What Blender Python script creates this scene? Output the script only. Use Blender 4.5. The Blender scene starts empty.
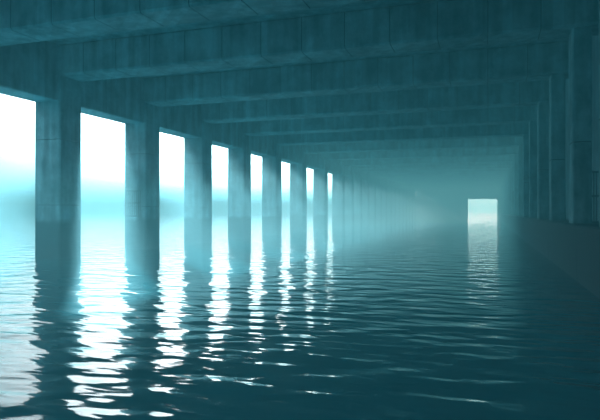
import bpy, bmesh, math, random
from mathutils import Vector
random.seed(4)
sc = bpy.context.scene
sc.view_settings.view_transform = 'Standard'
sc.view_settings.look = 'None'
H = 2.0; A = 17.2; B = 2.53; T = 1.35; RW = B+1.0
SOF = 7.8; GSOF = 6.72; SLAB = 9.1; END = 150.0

def link(me, name, mat):
    o = bpy.data.objects.new(name, me); sc.collection.objects.link(o)
    me.materials.append(mat); return o

# ---------------- materials ----------------
def concrete(name, col, dark, stain=1.7):
    m = bpy.data.materials.new(name); m.use_nodes = True
    n = m.node_tree.nodes; l = m.node_tree.links
    b = n['Principled BSDF']
    g = n.new('ShaderNodeNewGeometry')
    no = n.new('ShaderNodeTexNoise'); no.inputs['Scale'].default_value = .8; no.inputs['Detail'].default_value = 9; no.inputs['Roughness'].default_value = .7
    l.new(g.outputs['Position'], no.inputs['Vector'])
    mp = n.new('ShaderNodeMapping'); mp.inputs['Scale'].default_value = (3, 3, .35)
    l.new(g.outputs['Position'], mp.inputs['Vector'])
    st = n.new('ShaderNodeTexNoise'); st.inputs['Scale'].default_value = 1.0; st.inputs['Detail'].default_value = 6
    l.new(mp.outputs[0], st.inputs['Vector'])
    ad = n.new('ShaderNodeMath'); ad.operation = 'MULTIPLY_ADD'; ad.inputs[1].default_value = .6
    l.new(st.outputs[0], ad.inputs[0]); l.new(no.outputs[0], ad.inputs[2])
    mr = n.new('ShaderNodeMapRange'); mr.inputs[1].default_value = .64; mr.inputs[2].default_value = .96
    l.new(ad.outputs[0], mr.inputs[0])
    mx = n.new('ShaderNodeMix'); mx.data_type = 'RGBA'
    mx.inputs[6].default_value = (*dark, 1); mx.inputs[7].default_value = (*col, 1)
    l.new(mr.outputs[0], mx.inputs[0])
    sp = n.new('ShaderNodeSeparateXYZ'); l.new(g.outputs['Position'], sp.inputs[0])
    # form-board imprint: boards ~0.3 m wide, each cast slightly differently
    sm = n.new('ShaderNodeMath'); sm.operation = 'ADD'; l.new(sp.outputs[0], sm.inputs[0]); l.new(sp.outputs[1], sm.inputs[1])
    sc_ = n.new('ShaderNodeMath'); sc_.operation = 'MULTIPLY'; sc_.inputs[1].default_value = 3.3; l.new(sm.outputs[0], sc_.inputs[0])
    fl = n.new('ShaderNodeMath'); fl.operation = 'FLOOR'; l.new(sc_.outputs[0], fl.inputs[0])
    wn = n.new('ShaderNodeTexWhiteNoise'); wn.noise_dimensions = '1D'; l.new(fl.outputs[0], wn.inputs['W'])
    bm_ = n.new('ShaderNodeMapRange'); bm_.inputs[3].default_value = .82; bm_.inputs[4].default_value = 1.1
    l.new(wn.outputs['Value'], bm_.inputs[0])
    vm = n.new('ShaderNodeVectorMath'); vm.operation = 'SCALE'; l.new(mx.outputs[2], vm.inputs[0]); l.new(bm_.outputs[0], vm.inputs['Scale'])
    z2 = n.new('ShaderNodeMath'); z2.operation = 'MULTIPLY_ADD'; z2.inputs[1].default_value = .35
    l.new(st.outputs[0], z2.inputs[0]); l.new(sp.outputs[2], z2.inputs[2])
    m2 = n.new('ShaderNodeMapRange'); m2.inputs[1].default_value = stain; m2.inputs[2].default_value = stain+.25
    l.new(z2.outputs[0], m2.inputs[0])
    mx2 = n.new('ShaderNodeMix'); mx2.data_type = 'RGBA'
    mx2.inputs[6].default_value = (dark[0]*.7, dark[1]*.7, dark[2]*.7, 1)
    l.new(m2.outputs[0], mx2.inputs[0]); l.new(vm.outputs[0], mx2.inputs[7])
    l.new(mx2.outputs[2], b.inputs['Base Color'])
    b.inputs['Roughness'].default_value = .8
    n2 = n.new('ShaderNodeTexNoise'); n2.inputs['Scale'].default_value = 4; n2.inputs['Detail'].default_value = 10
    l.new(g.outputs['Position'], n2.inputs['Vector'])
    bp = n.new('ShaderNodeBump'); bp.inputs['Strength'].default_value = .6; bp.inputs['Distance'].default_value = .04
    l.new(n2.outputs[0], bp.inputs['Height']); l.new(bp.outputs[0], b.inputs['Normal'])
    return m
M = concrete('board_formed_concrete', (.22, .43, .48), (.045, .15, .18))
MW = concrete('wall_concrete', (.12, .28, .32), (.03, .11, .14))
MP = concrete('dark_plinth_concrete', (.02, .09, .12), (.01, .05, .07))  # plinth in a darker concrete tone than the wall behind
MJ = concrete('joint_grime', (.015, .06, .08), (.015, .05, .07))
MS = bpy.data.materials.new('rusted_steel'); MS.use_nodes = True
_n = MS.node_tree.nodes; _b = _n['Principled BSDF']; _b.inputs['Metallic'].default_value = .6; _b.inputs['Roughness'].default_value = .6
_t = _n.new('ShaderNodeTexNoise'); _t.inputs['Scale'].default_value = 12
_r = _n.new('ShaderNodeValToRGB'); _r.color_ramp.elements[0].color = (.02, .05, .06, 1); _r.color_ramp.elements[1].color = (.06, .14, .16, 1)
MS.node_tree.links.new(_t.outputs[0], _r.inputs[0]); MS.node_tree.links.new(_r.outputs[0], _b.inputs['Base Color'])

def water_mat():
    m = bpy.data.materials.new('rippled_water'); m.use_nodes = True
    n = m.node_tree.nodes; l = m.node_tree.links
    b = n['Principled BSDF']
    b.inputs['Base Color'].default_value = (.02, .20, .25, 1)
    b.inputs['Roughness'].default_value = .07
    b.inputs['IOR'].default_value = 1.33
    g = n.new('ShaderNodeNewGeometry')
    def noise(sx, sy, rot, scale, det, dist=0):
        mp = n.new('ShaderNodeMapping'); mp.inputs['Rotation'].default_value = (0, 0, rot); mp.inputs['Scale'].default_value = (sx, sy, 1)
        l.new(g.outputs['Position'], mp.inputs['Vector'])
        t = n.new('ShaderNodeTexNoise'); t.inputs['Scale'].default_value = scale; t.inputs['Detail'].default_value = det; t.inputs['Distortion'].default_value = dist
        t.inputs['Roughness'].default_value = .35
        l.new(mp.outputs[0], t.inputs['Vector']); return t
    a = noise(.6, 1.2, -.32, 1.6, 1.0, .2)
    c = noise(.5, 1.2, -.2, 4.5, 1, .3)
    ad = n.new('ShaderNodeMath'); ad.operation = 'MULTIPLY_ADD'; ad.inputs[1].default_value = .22
    l.new(c.outputs[0], ad.inputs[0]); l.new(a.outputs[0], ad.inputs[2])
    bp = n.new('ShaderNodeBump'); bp.inputs['Strength'].default_value = 1; bp.inputs['Distance'].default_value = .055
    l.new(ad.outputs[0], bp.inputs['Height']); l.new(bp.outputs[0], b.inputs['Normal'])
    return m

# ---------------- geometry ----------------
def loft(bm, axis, stops, r1, r2, ch=.05, groove=.02, gw=.022):
    """chamfered rectangular bar along axis with real joint grooves at the inner stops"""
    def ring(p, ins):
        a0, a1, b0, b1 = r1[0]+ins, r1[1]-ins, r2[0]+ins, r2[1]-ins
        pts = [(a0+ch, b0), (a1-ch, b0), (a1, b0+ch), (a1, b1-ch), (a1-ch, b1), (a0+ch, b1), (a0, b1-ch), (a0, b0+ch)]
        out = []
        for (u, v) in pts:
            co = {'X': (p, u, v), 'Y': (u, p, v), 'Z': (u, v, p)}[axis]
            out.append(bm.verts.new(co))
        return out
    rs = [(ring(stops[0], 0), 0)]
    for s in stops[1:-1]:
        rs += [(ring(s-gw, 0), 1), (ring(s-gw*.4, groove), 1), (ring(s+gw*.4, groove), 1), (ring(s+gw, 0), 0)]
    rs.append((ring(stops[-1], 0), 0))
    for (p, mi), (q, _) in zip(rs, rs[1:]):
        for i in range(8):
            f = bm.faces.new((p[i], p[(i+1) % 8], q[(i+1) % 8], q[i])); f.material_index = mi
    bm.faces.new(rs[0][0]); bm.faces.new(list(reversed(rs[-1][0])))

def finish(bm, name, mat):
    bmesh.ops.recalc_face_normals(bm, faces=bm.faces)
    me = bpy.data.meshes.new(name); bm.to_mesh(me); bm.free()
    o = link(me, name, mat); me.materials.append(MJ); return o

def addbox(bm, x, y, z):
    v = [bm.verts.new((a, b, c)) for a in x for b in y for c in z]
    for f in ((0,1,3,2),(4,6,7,5),(0,4,5,1),(2,3,7,6),(0,2,6,4),(1,5,7,3)):
        bm.faces.new([v[i] for i in f])
def box(name, x, y, z, mat):
    bm = bmesh.new(); addbox(bm, x, y, z)
    bmesh.ops.recalc_face_normals(bm, faces=bm.faces)
    me = bpy.data.meshes.new(name); bm.to_mesh(me); bm.free()
    return link(me, name, mat)

backs = [-4.6, 1.7, 8.8, 15.3, 20.6, 26.9, 33.1, 39.5, 46.2, 53.4, 61.2, 69.2]
while backs[-1] < END-8: backs.append(backs[-1]+5.2)  # far bays packed closer to shut out bright gaps between pillars

for yb in backs:
    y0, y1 = yb-T, yb
    bm = bmesh.new(); loft(bm, 'Z', [-1.2, 2.3, 5.1, SOF], (-A-T, -A), (y0, y1), gw=.012); finish(bm, 'concrete_pillar', M)
    bm = bmesh.new(); loft(bm, 'X', [-A-T]+[-16+1.6*i for i in range(12)]+[RW], (y0, y1), (SOF, SLAB), ch=.07, gw=.015); finish(bm, 'ceiling_beam', M)
    bm = bmesh.new(); loft(bm, 'Z', [1.64, 4.2, SOF], (B, B+.55), (y0+.2, y1-.2), ch=.04); finish(bm, 'wall_pilaster', M)
for a, b in zip(backs, backs[1:]):
    bm = bmesh.new(); loft(bm, 'Y', [a, b-T], (-A-T+.1, -A-.12), (GSOF, SLAB), ch=.04); finish(bm, 'edge_beam', M)

def grille(x0, x1, y, z0, z1, n):
    bm = bmesh.new()
    for z in (z0, (z0+z1)/2, z1-.06): addbox(bm, (x0, x1), (y, y+.05), (z, z+.06))
    for i in range(n):
        x = x0 + (x1-x0-.03)*i/(n-1); addbox(bm, (x, x+.03), (y+.008, y+.042), (z0, z1))
    bmesh.ops.recalc_face_normals(bm, faces=bm.faces)
    me = bpy.data.meshes.new('steel_grille'); bm.to_mesh(me); bm.free(); link(me, 'steel_grille', MS)
grille(-A-T+.08, -A-.3, 26.9-T-.051, 1.75, 3.15, 9)
grille(B+.56, RW-.01, 20.6-.8, 1.65, 3.3, 6)

box('ceiling', (-A-T-.6, RW+.7), (-6, END+.6), (SLAB, SLAB+.5), M)
bm = bmesh.new()
addbox(bm, (RW, RW+.7), (-6, END), (-1.2, SLAB))
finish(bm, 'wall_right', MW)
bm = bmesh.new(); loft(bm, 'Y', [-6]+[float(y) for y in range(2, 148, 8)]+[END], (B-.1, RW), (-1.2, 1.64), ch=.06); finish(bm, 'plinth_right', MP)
bm = bmesh.new()
ox0, ox1, oz = -4.9, 2.2, 5.3
addbox(bm, (-A-T, ox0), (END, END+.6), (-1.2, SLAB)); addbox(bm, (ox1, RW+.7), (END, END+.6), (-1.2, SLAB)); addbox(bm, (ox0, ox1), (END, END+.6), (oz, SLAB))
finish(bm, 'wall_far', MW)

# water
me = bpy.data.meshes.new('flood_water')
me.from_pydata([(-900, -60, 0), (500, -60, 0), (500, 1200, 0), (-900, 1200, 0)], [], [(0, 1, 2, 3)])
link(me, 'flood_water', water_mat())

# mist
def mist(name, x, y, z, dens, col, g, glow=None, absorb=0):
    """homogeneous fog; glow = emission per metre standing in for multiply-scattered daylight"""
    m = bpy.data.materials.new(name+'_volume'); m.use_nodes = True
    n = m.node_tree.nodes; l = m.node_tree.links; n.clear()
    o = n.new('ShaderNodeOutputMaterial'); last = None
    parts = []
    if dens:
        s = n.new('ShaderNodeVolumeScatter')
        s.inputs['Color'].default_value = (*col, 1); s.inputs['Density'].default_value = dens; s.inputs['Anisotropy'].default_value = g
        parts.append(s)
    if absorb:
        s = n.new('ShaderNodeVolumeAbsorption'); s.inputs['Color'].default_value = (0, 0, 0, 1); s.inputs['Density'].default_value = absorb; parts.append(s)
    if glow:
        s = n.new('ShaderNodeEmission'); s.inputs['Color'].default_value = (*glow, 1); s.inputs['Strength'].default_value = 1; parts.append(s)
    last = parts[0]
    for p in parts[1:]:
        a = n.new('ShaderNodeAddShader'); l.new(last.outputs[0], a.inputs[0]); l.new(p.outputs[0], a.inputs[1]); last = a
    l.new(last.outputs[0], o.inputs['Volume'])
    return box(name, x, y, z, m)
mist('mist', (-A-T-.7, RW-.02), (-5, END-.05), (.02, SLAB-.02), .015, (.5, .90, 1.0), .45, (.00018, .0014, .0018))  # scattering fog plus added emission in place of bounced daylight
mist('mist', (-A-.1, RW-.04), (45, END-.15), (.03, SLAB-.03), 0, (.42, .93, 1), .5, (.0014, .0062, .0072), .007)  # far haze: its brightness is emitted by the volume, nothing scatters
mist('mist', (-A+.05, -7), (8, 70), (.03, 3.2), 0, None, 0, (.0008, .0042, .0050), .010)  # pale haze by the pillar feet, put in as emission
s_ = .010
mist('mist', (-400, -A-T-.8), (-60, 600), (.04, 9), 0, None, 0, (s_*.15, s_*.47, s_*.54), s_)  # haze outside glows by its own added emission

# sky
w = bpy.data.worlds.new('foggy_sky'); sc.world = w; w.use_nodes = True
n = w.node_tree.nodes; l = w.node_tree.links
bg = n['Background']
tc = n.new('ShaderNodeTexCoord'); sp = n.new('ShaderNodeSeparateXYZ'); l.new(tc.outputs['Generated'], sp.inputs[0])
cr = n.new('ShaderNodeValToRGB'); e = cr.color_ramp.elements
e[0].position = 0; e[0].color = (.07, .34, .40, 1)
e[1].position = 1; e[1].color = (.74, .93, 1, 1)
for p, c in ((.12, (.15, .48, .55, 1)), (.30, (.36, .69, .76, 1)), (.6, (.70, .92, 1, 1))):
    x = e.new(p); x.color = c
mr = n.new('ShaderNodeMapRange'); mr.inputs[1].default_value = -.02; mr.inputs[2].default_value = .38
l.new(sp.outputs[2], mr.inputs[0]); l.new(mr.outputs[0], cr.inputs[0])
m1 = n.new('ShaderNodeMapRange'); m1.interpolation_type = 'SMOOTHSTEP'
m1.inputs[1].default_value = .55; m1.inputs[2].default_value = 1; m1.inputs[3].default_value = .9; m1.inputs[4].default_value = 20
l.new(sp.outputs[1], m1.inputs[0])
m2 = n.new('ShaderNodeMapRange'); m2.inputs[1].default_value = -.3; m2.inputs[2].default_value = .3; m2.inputs[3].default_value = 1.6; m2.inputs[4].default_value = 1
l.new(sp.outputs[1], m2.inputs[0])
mu = n.new('ShaderNodeMath'); mu.operation = 'MULTIPLY'; l.new(m1.outputs[0], mu.inputs[0]); l.new(m2.outputs[0], mu.inputs[1])
l.new(cr.outputs[0], bg.inputs['Color']); l.new(mu.outputs[0], bg.inputs['Strength'])

# sun through the mist
sd = bpy.data.lights.new('sun', 'SUN'); sd.energy = 21; sd.angle = math.radians(1.5); sd.color = (.48, .90, 1)
so = bpy.data.objects.new('sun', sd); sc.collection.objects.link(so)
so.rotation_euler = Vector((.58, -.72, -.36)).to_track_quat('-Z', 'Y').to_euler()
so.location = (-60, 80, 40)

cd = bpy.data.cameras.new('camera'); co = bpy.data.objects.new('camera', cd); sc.collection.objects.link(co)
cd.sensor_width = 36; cd.lens = 33.6; cd.clip_end = 3000
co.location = (0, 0, H)
co.rotation_euler = (math.radians(90.2), 0, math.atan(188/560))
sc.camera = co
